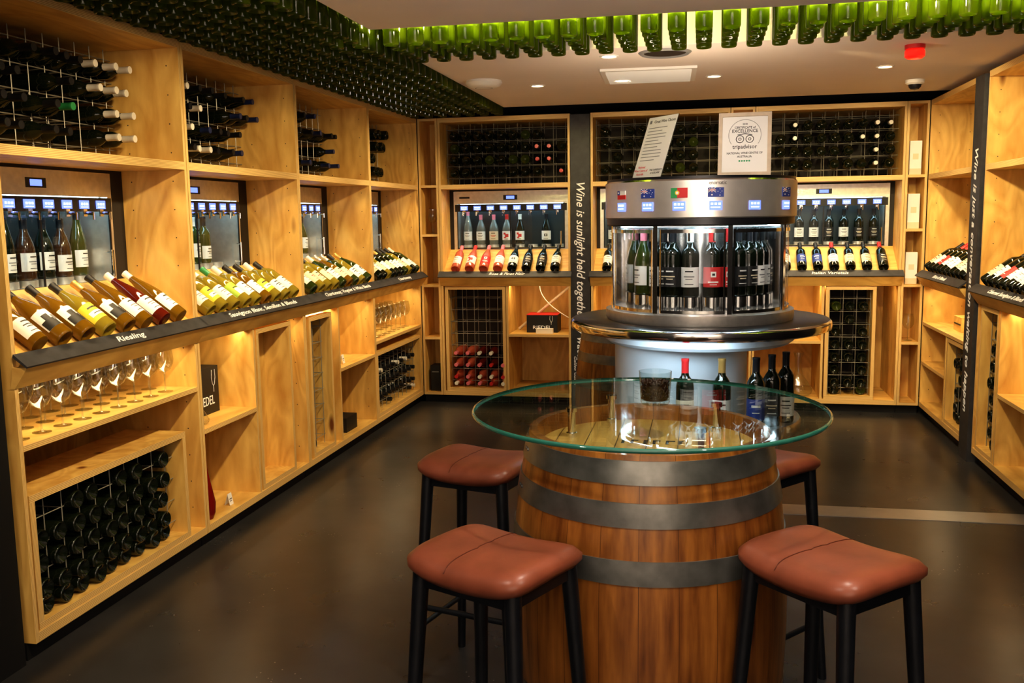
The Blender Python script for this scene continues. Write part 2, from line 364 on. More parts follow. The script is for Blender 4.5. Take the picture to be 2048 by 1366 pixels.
# ------------------------------------------------------------------ wall dispenser
def fridge(F,u0,u1,v,bset,where,group):
    W=u1-u0; z0,z1=1.262,1.772; key=('fr',round(W,3))
    root=obj('wine_dispenser',None,F@T(u0,v,z0),label='stainless wall wine dispenser with blue screens '+where,cat='wine dispenser',group='built-in wine dispensers')
    H=z1-z0; D=.26
    if key not in cache:
        b=MB().box(0,W,0,D,0,.028).box(0,W,0,D,H-.105,H).box(0,.03,0,D,.028,H-.105).box(W-.03,W,0,D,.028,H-.105).box(.03,W-.03,D-.01,D,.028,H-.105,1)
        b.box(.05,.14,-.0015,0,H-.06,H-.045,2).box(W*.5-.06,W*.5+.06,-.0015,0,H-.075,H-.035,2).box(W*.5-.035,W*.5+.035,-.002,-.0015,H-.068,H-.042,3)
        n=8; sc=MB().box(0,.062,-.004,0,0,.036,0)
        for i in range(3): sc.box(.008+.017*i,.019+.017*i,-.0046,-.004,.016,.025,1)
        sc.box(.008,.053,-.0046,-.004,.006,.009,1)
        dr=MB().box(.03,W-.03,-.004,-.002,.03,.335,0)
        fr=MB().box(.03,W-.03,-.010,-.004,.026,.036).box(.03,.038,-.010,-.004,.036,.34).box(W-.038,W-.03,-.010,-.004,.036,.34).box(W/2-.004,W/2+.004,-.010,-.004,.036,.34)
        hd=MB().tube((0,-.03,.05),(0,-.03,.17),.006,8).tube((0,-.03,.06),(0,-.004,.06),.004,6).tube((0,-.03,.16),(0,-.004,.16),.004,6)
        tp=MB().tube((0,.0,0),(0,-.045,-.005),.007,8).tube((0,-.045,0),(0,-.045,-.03),.005,8).box(-.012,.012,-.006,0,-.016,.016)
        shm=MB()
        for i in range(n):
            x=.035+(W-.07)*(i+.5)/n; shm.lathe([(0,.0),(.042,.0),(.042,.03),(0,.03)],18,0,T(x,.12,.028))
        cache[key]=[b.mesh('dispenser_body',[steel,inner,darkm,screen]),MB().box(.012,W-.012,-.006,0,.340,.400).mesh('control_panel',darkm),sc.mesh('screen',[screen,glyph]),
            dr.mesh('glass_door',doorG),fr.mesh('door_frame',darkm),hd.mesh('handle',chrome,True),tp.mesh('tap',chrome,True),shm.mesh('bottle_stands',steel,True),
            MB().box(.05,W-.05,.03,.045,.395,.405).mesh('light_strip',ledw)]
    c=cache[key]
    obj('body',c[0],None,root); cp=obj('control_panel',c[1],None,root)
    for i in range(8): obj('screen',c[2],T(.035+(W-.07)*(i+.5)/8-.031,-.006,.352),cp)
    d=obj('glass_door',c[3],None,root); obj('door_frame',c[4],None,d); obj('handle',c[5],T(W-.06,0,0),d)
    for i in range(0,8): obj('tap',c[6],T(.035+(W-.07)*(i+.5)/8,-.006,.335),root)
    obj('bottle_stand',c[7],None,root); obj('light_strip',c[8],None,root)
    for i,bs in enumerate(bset):
        if bs is None: continue
        x=u0+.035+(W-.07)*(i+.5)/8; sh,g,cp_,lb=bs
        bottle(F@T(x,v+.12,z0+.058)@Matrix.Scale(.84,4,(0,0,1)),sh,g,cp_,lb,group,'in a dispenser')
    L=bpy.data.lights.new('dispenser_light','AREA'); L.shape='RECTANGLE'; L.size=W-.1; L.size_y=.03; L.energy=1.3; L.color=(.5,.85,1)
    o=bpy.data.objects.new('dispenser_light',L); COL.objects.link(o); o.matrix_world=F@T((u0+u1)/2,v+.05,z0+.39)@Rx(12)
# ------------------------------------------------------------------ shelving unit
D=.60; ZB=.067; ZS=1.822; ZT=2.36; TH=.018
def strip(F,u0,u1,v,z,e,tilt=20,col=(1,.74,.40),sy=.03,spread=180):
    L=bpy.data.lights.new('shelf_fill','AREA'); L.shape='RECTANGLE'; L.size=u1-u0; L.size_y=sy; L.energy=e; L.color=col; L.spread=radians(spread)  # added fill lamp that brightens a shelf cell, not a fitted LED
    o=bpy.data.objects.new('shelf_fill',L); COL.objects.link(o); o.matrix_world=F@T((u0+u1)/2,v,z)@Rx(tilt)
A36=36.
def unit(F,W,title,where,shelves=(),divs=(),upper=True,tlen=None,fridge_set=None,dispset=(),shelfFillE=2.6,lowE=2.5,gv=.34,group='display',fv=.32):
    root=obj('shelving_unit',None,F,label='pale plywood wine shelving unit '+where,cat='shelving unit',group='plywood wall shelving')
    for x in (0,W-TH):
        pm=MB().box(x,x+TH,0,D,ZB,ZT-.0,0,True)
        for vv in (.06,.27):
            z=.2
            while z<2.3:
                if not(1.0<z<1.25 or 1.77<z<1.83): pm.tube((x-.0002,vv,z),(x+TH+.0002,vv,z),.0032,6,3)
                z+=.128
        obj('side_panel',pm.mesh('side_panel',PV+[black]),None,root)
    obj('top_board',MB().box(TH,W-TH,0,D,ZT-.036,ZT,0,True).mesh('top_board',PH),None,root)
    obj('base_board',MB().box(TH,W-TH,0,D,ZB,ZB+.036,0,True).mesh('base_board',PH),None,root)
    obj('kickboard',MB().box(0,W,.04,.06,0,ZB).mesh('kickboard',charcoal),None,root)
    obj('shelf',MB().box(TH,W-TH,0,D,ZS-.036,ZS,0,True).mesh('shelf',PH),None,root)
    obj('back_panel',MB().box(TH,W-TH,D-.012,D,ZB+.036,1.0).box(TH,W-TH,D-.012,D,1.0,ZT-.036,3).mesh('back_panel',PV+[darkback]),None,root)
    for a,b,z in shelves: obj('shelf',MB().box(a,b,0,D-.012,z-.022,z,0,True).mesh('shelf',PH),None,root)
    for u,a,b in divs: obj('divider',MB().box(u,u+TH,0.003,D-.012,a,b,0,True).mesh('divider',PV),None,root)
    c,s=cos(radians(A36)),sin(radians(A36))
    P=[(-.015,1.075),(-.015+.38*c,1.075+.38*s)]
    n=(-s*.018,c*.018); a,b=P; q=[(a[0],a[1]),(b[0],b[1]),(b[0]-n[0],b[1]-n[1]),(a[0]-n[0],a[1]-n[1])]
    obj('display_board',MB().prism(q,TH,W-TH).mesh('display_board',PH),None,root)
    obj('apron',MB().prism([(-.058,1.064),(0.0,1.064),(.012,.990),(-.004,.990)],-.004,W+.004).mesh('apron',PH),None,root)
    q=[(-.014,1.112),(-.066,1.070),(-.062,1.064),(-.010,1.102)]
    nbo=obj('name_board',MB().prism(q,-.012,W+.012).mesh('name_board',slate),None,root)
    if title:
        nn=Vector((0,-.628,.778)); up=Vector((0,.778,.628))
        p=Vector((W*.52,-.040,1.091))+nn*.0012
        text(title,.040,scr,axes(p,(1,0,0),up,nn),nbo,length=tlen,shear=.25,off=.0004)
    N=len(dispset); ax=Vector((0,c,s)); nrm=Vector((0,-s,c))
    for i,bs in enumerate(dispset):
        if bs is None: continue
        sh,g,cp,lb=bs; r=max(p_[0] for p_ in SH[sh])
        u=TH+.05+(W-2*TH-.10)*(i+.5)/N
        p=Vector((u,P[0][0],P[0][1]))+ax*.035+nrm*(r+.0015)
        bottle(F@axes(p,(1,0,0),-nrm,ax)@Rz(random.uniform(-14,14)),sh,g,cp,lb,group,'on a sloping shelf')
    if upper: obj('wire_grid',grid(TH,W-TH,ZS+.002,ZT-.038,(gv,gv+.16),off=ZS+.058),None,root)
    if fridge_set is not None:
        fw=.985 if W>1.0 else W-.06
        u0=(W-fw)/2
        fridge(F,u0,u0+fw,fv,fridge_set,where,'bottles in wall dispensers')
        obj('surround',MB().box(TH,u0,fv,fv+.02,1.262,ZS-.036).box(u0+fw,W-TH,fv,fv+.02,1.262,ZS-.036).box(u0,u0+fw,fv,fv+.02,1.774,ZS-.036).box(TH,W-TH,fv-.02,D-.02,1.24,1.260).mesh('surround',[darkback]),None,root)
    strip(F,.08,W-.08,.03,ZS-.040,shelfFillE,2,spread=90)  # fill added under the shelf to brighten the display bottles
    if lowE: strip(F,.08,W-.08,.07,.983,lowE,20)  # fill added under the display board to brighten the lower cells
    return root
def rack(F,u0,u1,z0,z1,where,v0=0.004,dep=.30,wires=True,du=.1,dz=.1):
    root=obj('rack_box',None,F@T(u0,v0,z0),label='plywood bottle rack box '+where,cat='rack box',group='plywood rack boxes')
    w,h=u1-u0,z1-z0; t=.026
    obj('frame',MB().box(0,w,0,dep,0,t,0,True).box(0,w,0,dep,h-t,h,0,True).box(0,t,0,dep,t,h-t,0,True).box(w-t,w,0,dep,t,h-t,0,True).mesh('rack_frame',PV),None,root)
    if wires:
        obj('wire_grid',grid(t,w-t,t,h-t,(.06,.2),du,dz,off=t+.055),None,root)
        obj('back_board',MB().box(t,w-t,dep-.006,dep,t,h-t).mesh('back_board',darkback),None,root)
    return root
def FL(y): return T(-2.312,y,0)@Rz(90)
def FB(x): return T(x,7.595,0)
def FR(y): return T(1.642,y,0)@Rz(-90)
def upbottles(F,cols,rows,fn,group,v=.49,u0=.12,du=.1,where='in an upper wire rack'):
    for j in range(rows):
        for i in range(cols):
            r=fn(i,j)
            if not r: continue
            mode,sh,g,cp,lb=r; u=u0+du*i
            z=ZS+.058+.1*j+.042
            if mode=='n': M=F@T(u,v+random.uniform(-.01,.03),z)@Rx(90)
            else: M=F@T(u,v-.29+random.uniform(0,.03),z)@Rx(-90)
            bottle(M@Rz(random.uniform(0,360)),sh,g,cp,lb,group,where)
# ---- left wall
LU=[(2.79,1.20),(3.995,1.215),(5.215,1.215),(6.435,1.155)]
dr=lambda *a:a
d1=[dr('hock','amber','white','low'),dr('burg','amber','black','art'),dr('burg','amber','black','art'),dr('burg','yellow','black','yellow'),dr('burg','amber','gold','art'),dr('hock','amber','black','white'),dr('hock','red','white','white'),dr('hock','amber','white','white')]
f1=[dr('bord','dark','black','green'),dr('bord','green','black','green'),dr('hock','dark','white','dots'),dr('hock','dark','black','white'),dr('burg','umber','black','white'),dr('burg','dark','black','white'),dr('burg','umber','black','low'),dr('hock','green','black','white')]
w='on the side wall'
unit(FL(LU[0][0]),LU[0][1],'Riesling',w,shelves=[(TH,1.182,.785)],fridge_set=f1,dispset=d1,group='riesling display bottles',tlen=.19)
d2=[dr('bord','yellow','gold','white'),dr('bord','yellow','white','yellow'),dr('bord','yellow','white','white'),dr('burg','yellow','green','green'),dr('bord','yellow','white','white'),dr('bord','amber','black','white'),dr('bord','yellow','black','yellow'),dr('bord','yellow','white','low'),dr('bord','yellow','black','white')]
f2=[dr('bord','green','black','white'),dr('bord','green','black','green'),dr('bord','green','green','green'),dr('bord','green','black','white'),dr('burg','green','black','low'),dr('bord','green','white','white'),dr('bord','green','black','low'),None]
unit(FL(LU[1][0]),LU[1][1],'Sauvignon Blanc, Semillon & Blends',w,shelves=[(TH,.56,.57)],divs=[(.56,.103,.99)],fridge_set=f2,dispset=d2,group='sauvignon blanc display bottles',tlen=.78)
d3=[dr(random.choice(['burg','bord']),random.choice(['yellow','amber','green']),random.choice(['white','black','gold','silver']),random.choice(['white','low','cream','dots'])) for i in range(9)]
f3=[dr('burg','umber','black','white'),dr('burg','green','black','cream'),dr('burg','green','white','white'),dr('burg','green','black','white'),dr('burg','green','black','white'),dr('burg','green','black','dots'),dr('burg','green','black','white'),dr('burg','green','black','white')]
unit(FL(LU[2][0]),LU[2][1],'Chardonnay, Viognier & White Blends',w,shelves=[(.548,1.197,.585)],divs=[(.53,.103,.99)],fridge_set=f3,dispset=d3,group='chardonnay display bottles',tlen=.8)
d4=[dr(random.choice(['burg','bord']),random.choice(['yellow','green','dark']),random.choice(['white','black','gold','white']),random.choice(['white','low','cream','white'])) for i in range(10)]
unit(FL(LU[3][0]),LU[3][1],'Chardonnay',w,shelves=[(TH,1.137,.67)],fridge_set=f3,dispset=d4,group='white wine display bottles',tlen=.3)
def up1(i,j):
    k=10-i
    whites={3:(0,1,2),2:(0,1,2),1:(0,1),0:(0,1)}
    if k in whites[j]: return ('n','bord','dark','white',None)
    if (k,j)==(4,1): return ('n','bord','dark','green',None)
    if random.random()<.55: return ('n','bord','dark','black',None)
upbottles(FL(LU[0][0]),11,4,up1,'bottles in upper wire racks',u0=.09)
def up2(i,j):
    k=10-i
    if (k,j) in ((7,3),(6,2),(7,1),(5,0),(6,0)): return ('n','bord','dark','white',None)
    if random.random()<.55: return ('n',random.choice(['bord','burg']),'dark','black' if random.random()<.8 else 'blue',None)
upbottles(FL(LU[1][0]),11,4,up2,'bottles in upper wire racks',u0=.1)
upbottles(FL(LU[2][0]),11,4,lambda i,j:('n','bord','dark',random.choice(['black','blue','black','red']),None) if random.random()<.5 else None,'bottles in upper wire racks',u0=.1)
upbottles(FL(LU[3][0]),10,4,lambda i,j:('b','bord','dark',None,None) if random.random()<.6 else None,'bottles in upper wire racks',u0=.1)
F=FL(LU[0][0])
rack(F,.03,1.06,.104,.60,'on the base of a shelving unit')
def rackbot(F,u0,z0,cols,rows,fn,group,v0,du=.1,dz=.1,where='in a rack box'):
    for j in range(rows):
        for i in range(cols):
            r=fn(i,j)
            if not r: continue
            mode,sh,g,cp,lb=r; u=u0+.026+.06+du*i; z=z0+.026+.055+.042+dz*(j-1)
            if j==0: z=z0+.026+.0405
            if mode=='n': M=F@T(u,v0+.29,z)@Rx(90)
            else: M=F@T(u,v0+random.uniform(-.012,.012),z)@Rx(-90)
            bottle(M@Rz(random.uniform(0,360)),sh,g,cp,lb,group,where)
rackbot(F,.03,.104,9,5,lambda i,j:('b','bord','dark',None,None) if not(j==4 and (i<1 or i%3==1)) else None,'bottles in lower rack boxes',.03,dz=.092)
for j in range(3):
    for i in range(9):
        wineglass(F@T(.10+.118*i+(.05 if j%2 else 0),.08+.115*j,.786),'wine glasses on a plywood shelf','on a plywood shelf')
F=FL(LU[1][0])
rb=rack(F,.60,1.03,.104,.98,'empty, on the base of a shelving unit',wires=False)
obj('inner_panel',MB().box(.026,.404,.16,.172,.026,.85).box(.026,.05,.05,.16,.026,.85,0,True).mesh('inner_panel',PV),None,rb)
F3=FL(LU[2][0])
rack(F3,.07,.42,.104,.97,'on the base of a shelving unit',du=.13)
rackbot(F3,.07,.104,2,8,lambda i,j:('b','bord','dark',None,None) if i==0 else None,'bottles in lower rack boxes',.05)
F4=FL(LU[3][0])
rack(F4,.03,1.12,.104,.585,'on the base of a shelving unit')
rackbot(F4,.03,.104,10,4,lambda i,j:('n','bord','dark',random.choice(['black','black','white']),None) if random.random()<.8 else None,'bottles in lower rack boxes',.05)
for j in range(2):
    for i in range(8): wineglass(F4@T(.14+.12*i,.09+.14*j,.671),'wine glasses on a plywood shelf','on a plywood shelf')
def giftbox(M,wx,dy,h,txt,colr,where,edgec=None,tm=None):
    o=obj('gift_box',MB().box(-wx/2,wx/2,0,dy,0,h).mesh('gift_box',colr),M,label='boxed glassware carton '+where,cat='gift box')
    if edgec: obj('box_trim',MB().box(-wx/2-.001,wx/2+.001,-.001,dy,h-.004,h+.001).mesh('box_trim',edgec),None,o)
    if txt: text(txt,h*.28,tm or scr,axes((0,-.0015,h*.28),(1,0,0),(0,0,1),(0,-1,0)),o,length=wx*.6)
    if txt=='RIEDEL':
        mb=MB(); c=wx*.3; pts=[(-.016,.93),(-.02,.76),(-.010,.62),(0,.58),(.010,.62),(.02,.76),(.016,.93)]
        P=[Vector((c+a*h*4,-.0015,b*h)) for a,b in pts]
        for a,b in zip(P,P[1:]): mb.tube(a,b,.0010,4)
        mb.tube((c,-.0015,.58*h),(c,-.0015,.45*h),.001,4)
        obj('glass_drawing',mb.mesh('glass_drawing',tm or scr),None,o)
    return o
giftbox(F@T(.33,.16,.571),.26,.2,.24,'RIEDEL',black,'on a plywood shelf')
def decanter(M,m,s=1.,where='on a plywood shelf',lab='clear wide-bellied glass decanter'):
    p=[(0,.002),(.06,0),(.085,.02),(.088,.04),(.06,.09),(.025,.14),(.018,.19),(.02,.24),(.034,.28)]
    return obj('decanter',MB().lathe([(r*s,z*s) for r,z in p],24).mesh('decanter',m,True,60),M,label=lab+' '+where,cat='decanter')
decanter(F@T(.12,.09,.571),glassM,.62)
p=[(0,.002),(.03,0),(.042,.03),(.045,.08),(.03,.16),(.014,.25),(.010,.34),(.012,.40),(.016,.42)]
obj('decanter',MB().lathe(p,24).mesh('decanter',redglass,True,60),F@T(.10,.06,.104),label='tall slender ruby red glass decanter in a plywood cell',cat='decanter')
def card(M,where='on a plywood shelf'):
    o=obj('price_card',MB().poly([(-.02,0,0),(.02,0,0),(.02,.012,.06),(-.02,.012,.06)]).poly([(-.02,.03,0),(.02,.03,0),(.02,.012,.06),(-.02,.012,.06)]).box(-.012,.012,.004,.0045,.03,.034,1).box(-.012,.006,.002,.0025,.02,.023,1).mesh('price_card',[white,black]),M,label='small folded white price card '+where,cat='price card',group='price cards')
card(F@T(.33,.05,.104)); card(F3@T(.75,.06,.586))
giftbox(F3@T(.85,.06,.104),.2,.2,.1,None,black,'on the base of a plywood unit')
# ---- back wall
def narrow(F,W,zs,where):
    root=obj('narrow_shelving_column',None,F,label='narrow plywood shelving column '+where,cat='shelving unit',group='narrow plywood columns')
    for x in (0,W-TH): obj('side_panel',MB().box(x,x+TH,0,D,ZB,ZT,0,True).mesh('side_panel',PV),None,root)
    obj('kickboard',MB().box(0,W,.04,.06,0,ZB).mesh('kickboard',charcoal),None,root)
    obj('back_panel',MB().box(TH,W-TH,.30,.312,ZB,ZT).mesh('back_panel',PV),None,root)
    for z in [ZB+.02]+zs+[ZT]: obj('shelf',MB().box(TH,W-TH,0,.3,z-.02,z,0,True).mesh('shelf',PH),None,root)
wb='on the end wall'
narrow(FB(-2.306),.166,[.56,1.0,1.42,ZS],wb)
wineglass(FB(-2.306)@T(.083,.1,1.421),'loose wine glasses','in a narrow plywood column')
obj('black_box',MB().box(-.04,.04,0,.12,0,.22).box(-.03,.03,-.002,0,.16,.17,1).mesh('black_box',[black,greyp]),FB(-2.306)@T(.083,.06,ZB+.021),label='upright black carton in a narrow plywood column',cat='box')
dA=[dr('bord','rose','pink','white'),dr('burg','rose','red','splat'),dr('burg','rose','pink','red'),dr('burg','rose','pink','white'),dr('burg','dark','black','dots'),dr('burg','dark','black','black'),dr('burg','dark','black','black'),dr('burg','dark','black','white')]
fA2=[dr('hock','clear','pink','white'),dr('burg','clear','pink','white'),dr('burg','clear','pink','cream'),dr('burg','clear','red','splat'),dr('burg','dark','white','splat'),None,dr('burg','dark','black','dots'),None]
unit(FB(-2.136),1.09,'Rose & Pinot Noir',wb,shelves=[(.57,1.072,.59)],divs=[(.55,.103,.99)],fridge_set=fA2,dispset=dA,gv=.2,group='rose display bottles',fv=.27,tlen=.3)
FA=FB(-2.136)
rack(FA,.03,.545,.104,.985,'on the base of a shelving unit')
rackbot(FA,.03,.104,5,4,lambda i,j:('n','burg','rose' if j<2 or i<2 else 'red',random.choice(['white','white','red','pink']),None) if i+j<7 else None,'rose bottles in a lower rack box',.0)
giftbox(FA@T(.83,.12,.591),.26,.2,.15,'RIEDEL',black,'on a plywood shelf',redp)
giftbox(FA@T(.86,.05,.591),.14,.05,.04,None,white,'on a plywood shelf')
obj('diagonal_brace',MB().tube((.6,.3,.60),(1.05,.3,.97),.012,8).mesh('diagonal_brace',framew),FA,label='pale timber diagonal brace inside a plywood cell',cat='brace')
mb=MB(); P=[Vector((.80+.15*(1-cos(t*pi/12)),.2,.98-.30*sin(t*pi/24))) for t in range(0,13)]
for a,b in zip(P,P[1:]): mb.tube(a,b,.004,6)
obj('power_cable',mb.mesh('power_cable',white,True),FA,label='white power cable looping inside a plywood cell',cat='cable')
def post(F,u0,u1,txt,length,zc,small=None):
    o=obj('quote_post',MB().box(u0,u1,-.02,.06,0,2.35).mesh('quote_post',slate),F,label='dark upright board with a white wine quotation',cat='post')
    uc=(u0+u1)/2
    text(txt,.095,scr,axes((uc,-.0212,zc),(0,0,-1),(1,0,0),(0,-1,0)),o,length=length,shear=.3,extr=.0006,off=.0008)
    if small: text(small,.03,scr,axes((u0+.03,-.0212,.30),(0,0,-1),(1,0,0),(0,-1,0)),o,length=.24,shear=.3)
post(FB(-1.04),0,.155,'Wine is sunlight held together by water',1.46,1.10,'Galileo Galilei')
FBm=FB(-.88)
dB=[dr('bord','dark','black','white')]+[dr('bord','dark','black',random.choice(['white','black','cream'])) for i in range(7)]
unit(FBm,1.08,None,wb,shelves=[(TH,.55,.59)],divs=[(.55,.103,.99)],fridge_set=[dr('bord','dark','black','white')]*8,dispset=dB,gv=.2,group='red wine display bottles',fv=.27)
narrow(FB(.205),.18,[.56,1.0,1.42,ZS],wb)
FC=FB(.39)
dC=[dr('bord','dark','gold','white'),dr('bord','dark','black','white'),dr('bord','dark','black','blue'),dr('bord','dark','black','blue'),dr('bord','dark','red','white'),dr('bord','dark','black','cream'),dr('bord','dark','black','cream'),dr('bord','dark','red','black')]
fC=[dr('bord','dark','black',x) for x in ('white','cream','white','white','black','white','black','black')]
unit(FC,1.09,'Italian Varietals',wb,shelves=[(TH,.52,.56)],divs=[(.52,.103,.99)],fridge_set=fC,dispset=dC,gv=.2,group='italian red display bottles',fv=.27,tlen=.27)
rack(FC,.55,.92,.104,.985,'on the base of a shelving unit')
rackbot(FC,.55,.104,3,8,lambda i,j:('b','bord','dark' if random.random()<.8 else 'green',None,None) if random.random()<.85 else None,'bottles in lower rack boxes',.05)
decanter(FC@T(.37,.12,.104),glassM,1.25)
narrow(FB(1.483),.155,[.56,1.0,1.42,ZS],wb)
for z,h in ((ZS,.25),(1.42,.26),(1.0,.24)):
    o=obj('wine_carton',MB().box(-.042,.042,0,.09,0,h).box(-.042,.042,-.001,0,0,h*.18,1).box(-.02,.02,-.001,0,h*.45,h*.62,2).mesh('wine_carton',[white,cream,cream]),FB(1.483)@T(.077,.05,z+.001),label='upright white bottle carton with cream panel',cat='box',group='white bottle cartons')
wineglass(FB(1.483)@T(.077,.08,.561),'loose wine glasses','in a narrow plywood column')
upbottles(FA,10,4,lambda i,j:('n','burg','dark','red',None) if (i,j) in((7,2),(8,2),(8,1),(7,1),(9,0)) else (('b','burg','dark' if random.random()<.85 else 'green',None,None) if random.random()<.9 else None),'bottles in upper wire racks',v=.42,u0=.1)
upbottles(FBm,10,4,lambda i,j:('b','burg','dark' if random.random()<.85 else 'green',None,None) if random.random()<.85 else None,'bottles in upper wire racks',v=.42,u0=.1)
upbottles(FC,10,4,lambda i,j:('n','bord','dark','white',None) if (i>6 and random.random()<.55) or (i==2 and j>1) else (('b','bord','dark',None,None) if random.random()<.8 else None),'bottles in upper wire racks',v=.40,u0=.1)
# ---- right wall
wr='on the opposite side wall'
R1=FR(7.585); R2=FR(6.13)
dR=[dr('bord','dark',random.choice(['black','red','white']),random.choice(['white','low','cream','red'])) for i in range(9)]
unit(R1,1.22,'Shiraz & Blends',wr,shelves=[(TH,1.2,.72),(TH,.7,.42)],divs=[(.7,.103,.698)],fridge_set=None,dispset=dR,group='red wine display bottles',gv=.34,tlen=.35)
unit(R2,1.22,'Cabernet Sauvignon & Blends',wr,shelves=[(.45,1.2,.52)],divs=[(.43,.103,.99)],upper=False,fridge_set=None,dispset=dR,group='red wine display bottles',tlen=.6)
post(FR(6.345),0,.19,'Wine is just a conversation waiting to happen',1.62,1.12)
upbottles(R1,11,4,lambda i,j:('n','bord','dark',random.choice(['black','white','black']),None) if (random.random()<.4 and i>5) else None,'bottles in upper wire racks',u0=.1)
rack(R1,.74,1.19,.104,.69,'on the base of a shelving unit')
rackbot(R1,.74,.104,4,5,lambda i,j:('b','bord','dark',None,None) if random.random()<.8 else None,'bottles in lower rack boxes',.05)
rack(R2,.05,.40,.104,.985,'on the base of a shelving unit')
rackbot(R2,.05,.104,3,8,lambda i,j:('b','bord','dark',None,None) if random.random()<.8 else None,'bottles in lower rack boxes',.05)
obj('wooden_crate',MB().box(0,.2,0,.2,0,.10,0,True).box(.02,.18,-.002,0,.045,.055,2).mesh('wooden_crate',[plyH,plyH,black]),R1@T(.5,.1,.721),label='small timber wine crate on a plywood shelf',cat='crate')
# ------------------------------------------------------------------ hanging bottles
hb=[]
for k in range(7):
    y=1.95
    while y<7.4: hb.append((-1.575-.114*k,y)); y+=.118
y=4.30
while y<4.85:
    x=-1.42
    while x<1.95: hb.append((x,y)); x+=.118
    y+=.122
cam=Vector((0,0,1.55))
hb.sort(key=lambda p:p[0]**2+p[1]**2)
hm=bodymesh('bord','hang',16)
def HM(x,y): return T(x,y,ZC-.303)
for x,y in hb[:300]:
    obj('hanging_bottle',hm,HM(x,y)@Rz(random.uniform(0,20)),label='empty green glass bottle hanging by its neck from ceiling',cat='bottle',group='bottles hanging from the ceiling')
mb=MB()
for x,y in hb[300:]: mb.lathe(SH['bord'],12,0,HM(x,y))
obj('hanging_bottles',mb.mesh('hanging_bottles',hangG,True,50),label='more empty green bottles hanging from the ceiling',cat='bottles',kind='stuff')
# ------------------------------------------------------------------ ceiling fittings
ZK=2.40
def downl(x,y):
    o=obj('downlight',None,T(x,y,ZK),label='small recessed round downlight in pale ceiling',cat='downlight',group='recessed ceiling downlights')
    obj('trim_ring',MB().lathe([(.036,-.002),(.042,-.006),(.05,-.004),(.052,0)],24).mesh('trim_ring',white,True),None,o)
    obj('lens',MB().lathe([(0,-.001),(.036,-.002)],24).mesh('lens',dlm,True),None,o)
for p_ in ((-.503,5.22),(-1.067,6.23),(.058,6.14),(1.045,6.05)): downl(*p_)
v=obj('air_vent',None,T(-.33,5.94,ZK)@Rz(2),label='square white ceiling air diffuser with louvres',cat='air vent')
mb=MB().box(-.28,.28,-.27,-.24,-.014,0).box(-.28,.28,.24,.27,-.014,0).box(-.28,-.25,-.24,.24,-.014,0).box(.25,.28,-.24,.24,-.014,0)
obj('frame',mb.mesh('vent_frame',white),None,v)
mb=MB()
for i in range(9):
    y=-.215+.052*i; mb.poly([(-.25,y,-.001),(.25,y,-.001),(.25,y+.012,-.024),(-.25,y+.012,-.024)])
obj('louvres',mb.mesh('louvres',white),None,v)
obj('backing',MB().box(-.25,.25,-.24,.24,-.0008,0).mesh('backing',darkm),None,v)
o=obj('ceiling_speaker',None,T(-.206,5.19,ZK),label='round dark ceiling speaker grille',cat='speaker')
obj('bezel',MB().lathe([(.11,-.004),(.125,-.012),(.14,0)],32).mesh('bezel',greyp,True),None,o); obj('grille',MB().lathe([(0,-.008),(.11,-.004)],32).mesh('grille',darkback,True),None,o)
o=obj('wireless_access_point',None,T(-1.355,5.92,ZK),label='rounded white wireless access point on the ceiling',cat='access point')
obj('body',MB().lathe([(0,-.045),(.07,-.043),(.10,-.032),(.115,-.015),(.11,0)],32).mesh('ap_body',white,True),None,o)
obj('indicator_ring',MB().lathe([(.05,-.0452),(.055,-.0452)],24).mesh('ring',greyp,True),None,o)
o=obj('fire_alarm_strobe',None,T(1.063,5.33,ZK),label='red fire alarm strobe mounted on the ceiling',cat='alarm')
obj('mount',MB().lathe([(.05,0),(.05,-.02),(.045,-.022)],24).mesh('mount',redp,True),None,o)
obj('lens',MB().lathe([(.042,-.022),(.050,-.03),(.050,-.058),(.036,-.07),(0,-.073)],24).mesh('strobe_lens',strobe,True),None,o)
o=obj('security_camera',None,T(1.348,6.72,ZK),label='small white dome security camera on the ceiling',cat='camera')
obj('base',MB().lathe([(.06,0),(.06,-.02),(.045,-.03)],24).mesh('cam_base',white,True),None,o)
obj('dome',MB().lathe([(.04,-.028),(.038,-.045),(.025,-.06),(0,-.066)],24).mesh('dome',darkm,True),None,o)
# ------------------------------------------------------------------ barrels
def barrel(M,R0,RH,H,label,hoops,name='wine_barrel'):
    root=obj(name,None,M,label=label,cat='barrel')
    rr=lambda z:R0-(R0-RH)*abs((z-H/2)/(H/2))**2.1
    prof=[(RH-.03,.03),(RH-.02,.0),(RH,.0)]+[(rr(H*i/30),H*i/30) for i in range(1,30)]+[(RH,H),(RH-.022,H),(RH-.03,H-.05)]
    obj('body',MB().lathe(prof,84).mesh('barrel_body',oakm,True,30),None,root)
    obj('head',MB().lathe([(RH-.028,H-.045),(RH-.05,H-.04),(0,H-.04)],48).mesh('barrel_head',headmat,True),None,root)
    for a,b in hoops:
        n=5; e=.0035; pr=[(rr(a)-.001,a)]+[(rr(a+(b-a)*i/n)+e,a+(b-a)*i/n) for i in range(n+1)]+[(rr(b)-.001,b)]
        obj('hoop',MB().lathe(pr,72).mesh('hoop',hoopm,True,60),None,root)
    return root,rr
BX,BY=-.142,2.56; BH=.975
root,rr=barrel(T(BX,BY,0),.378,.325,BH,'varnished oak wine barrel table base with galvanised hoops',[(.905,.962),(.803,.862),(.664,.724),(.25,.31),(.115,.17),(.012,.07)])
mb=MB()
for z in (.933,.833,.694):
    for a in (200,203.5):
        t=radians(a); r_=rr(z)+.0035; mb.lathe([(.006,0),(.004,.003),(0,.004)],8,0,T(r_*cos(t),r_*sin(t),z)@Rz(a)@Ry(90))
obj('rivets',mb.mesh('rivets',hoopm),None,root)
mb=MB()
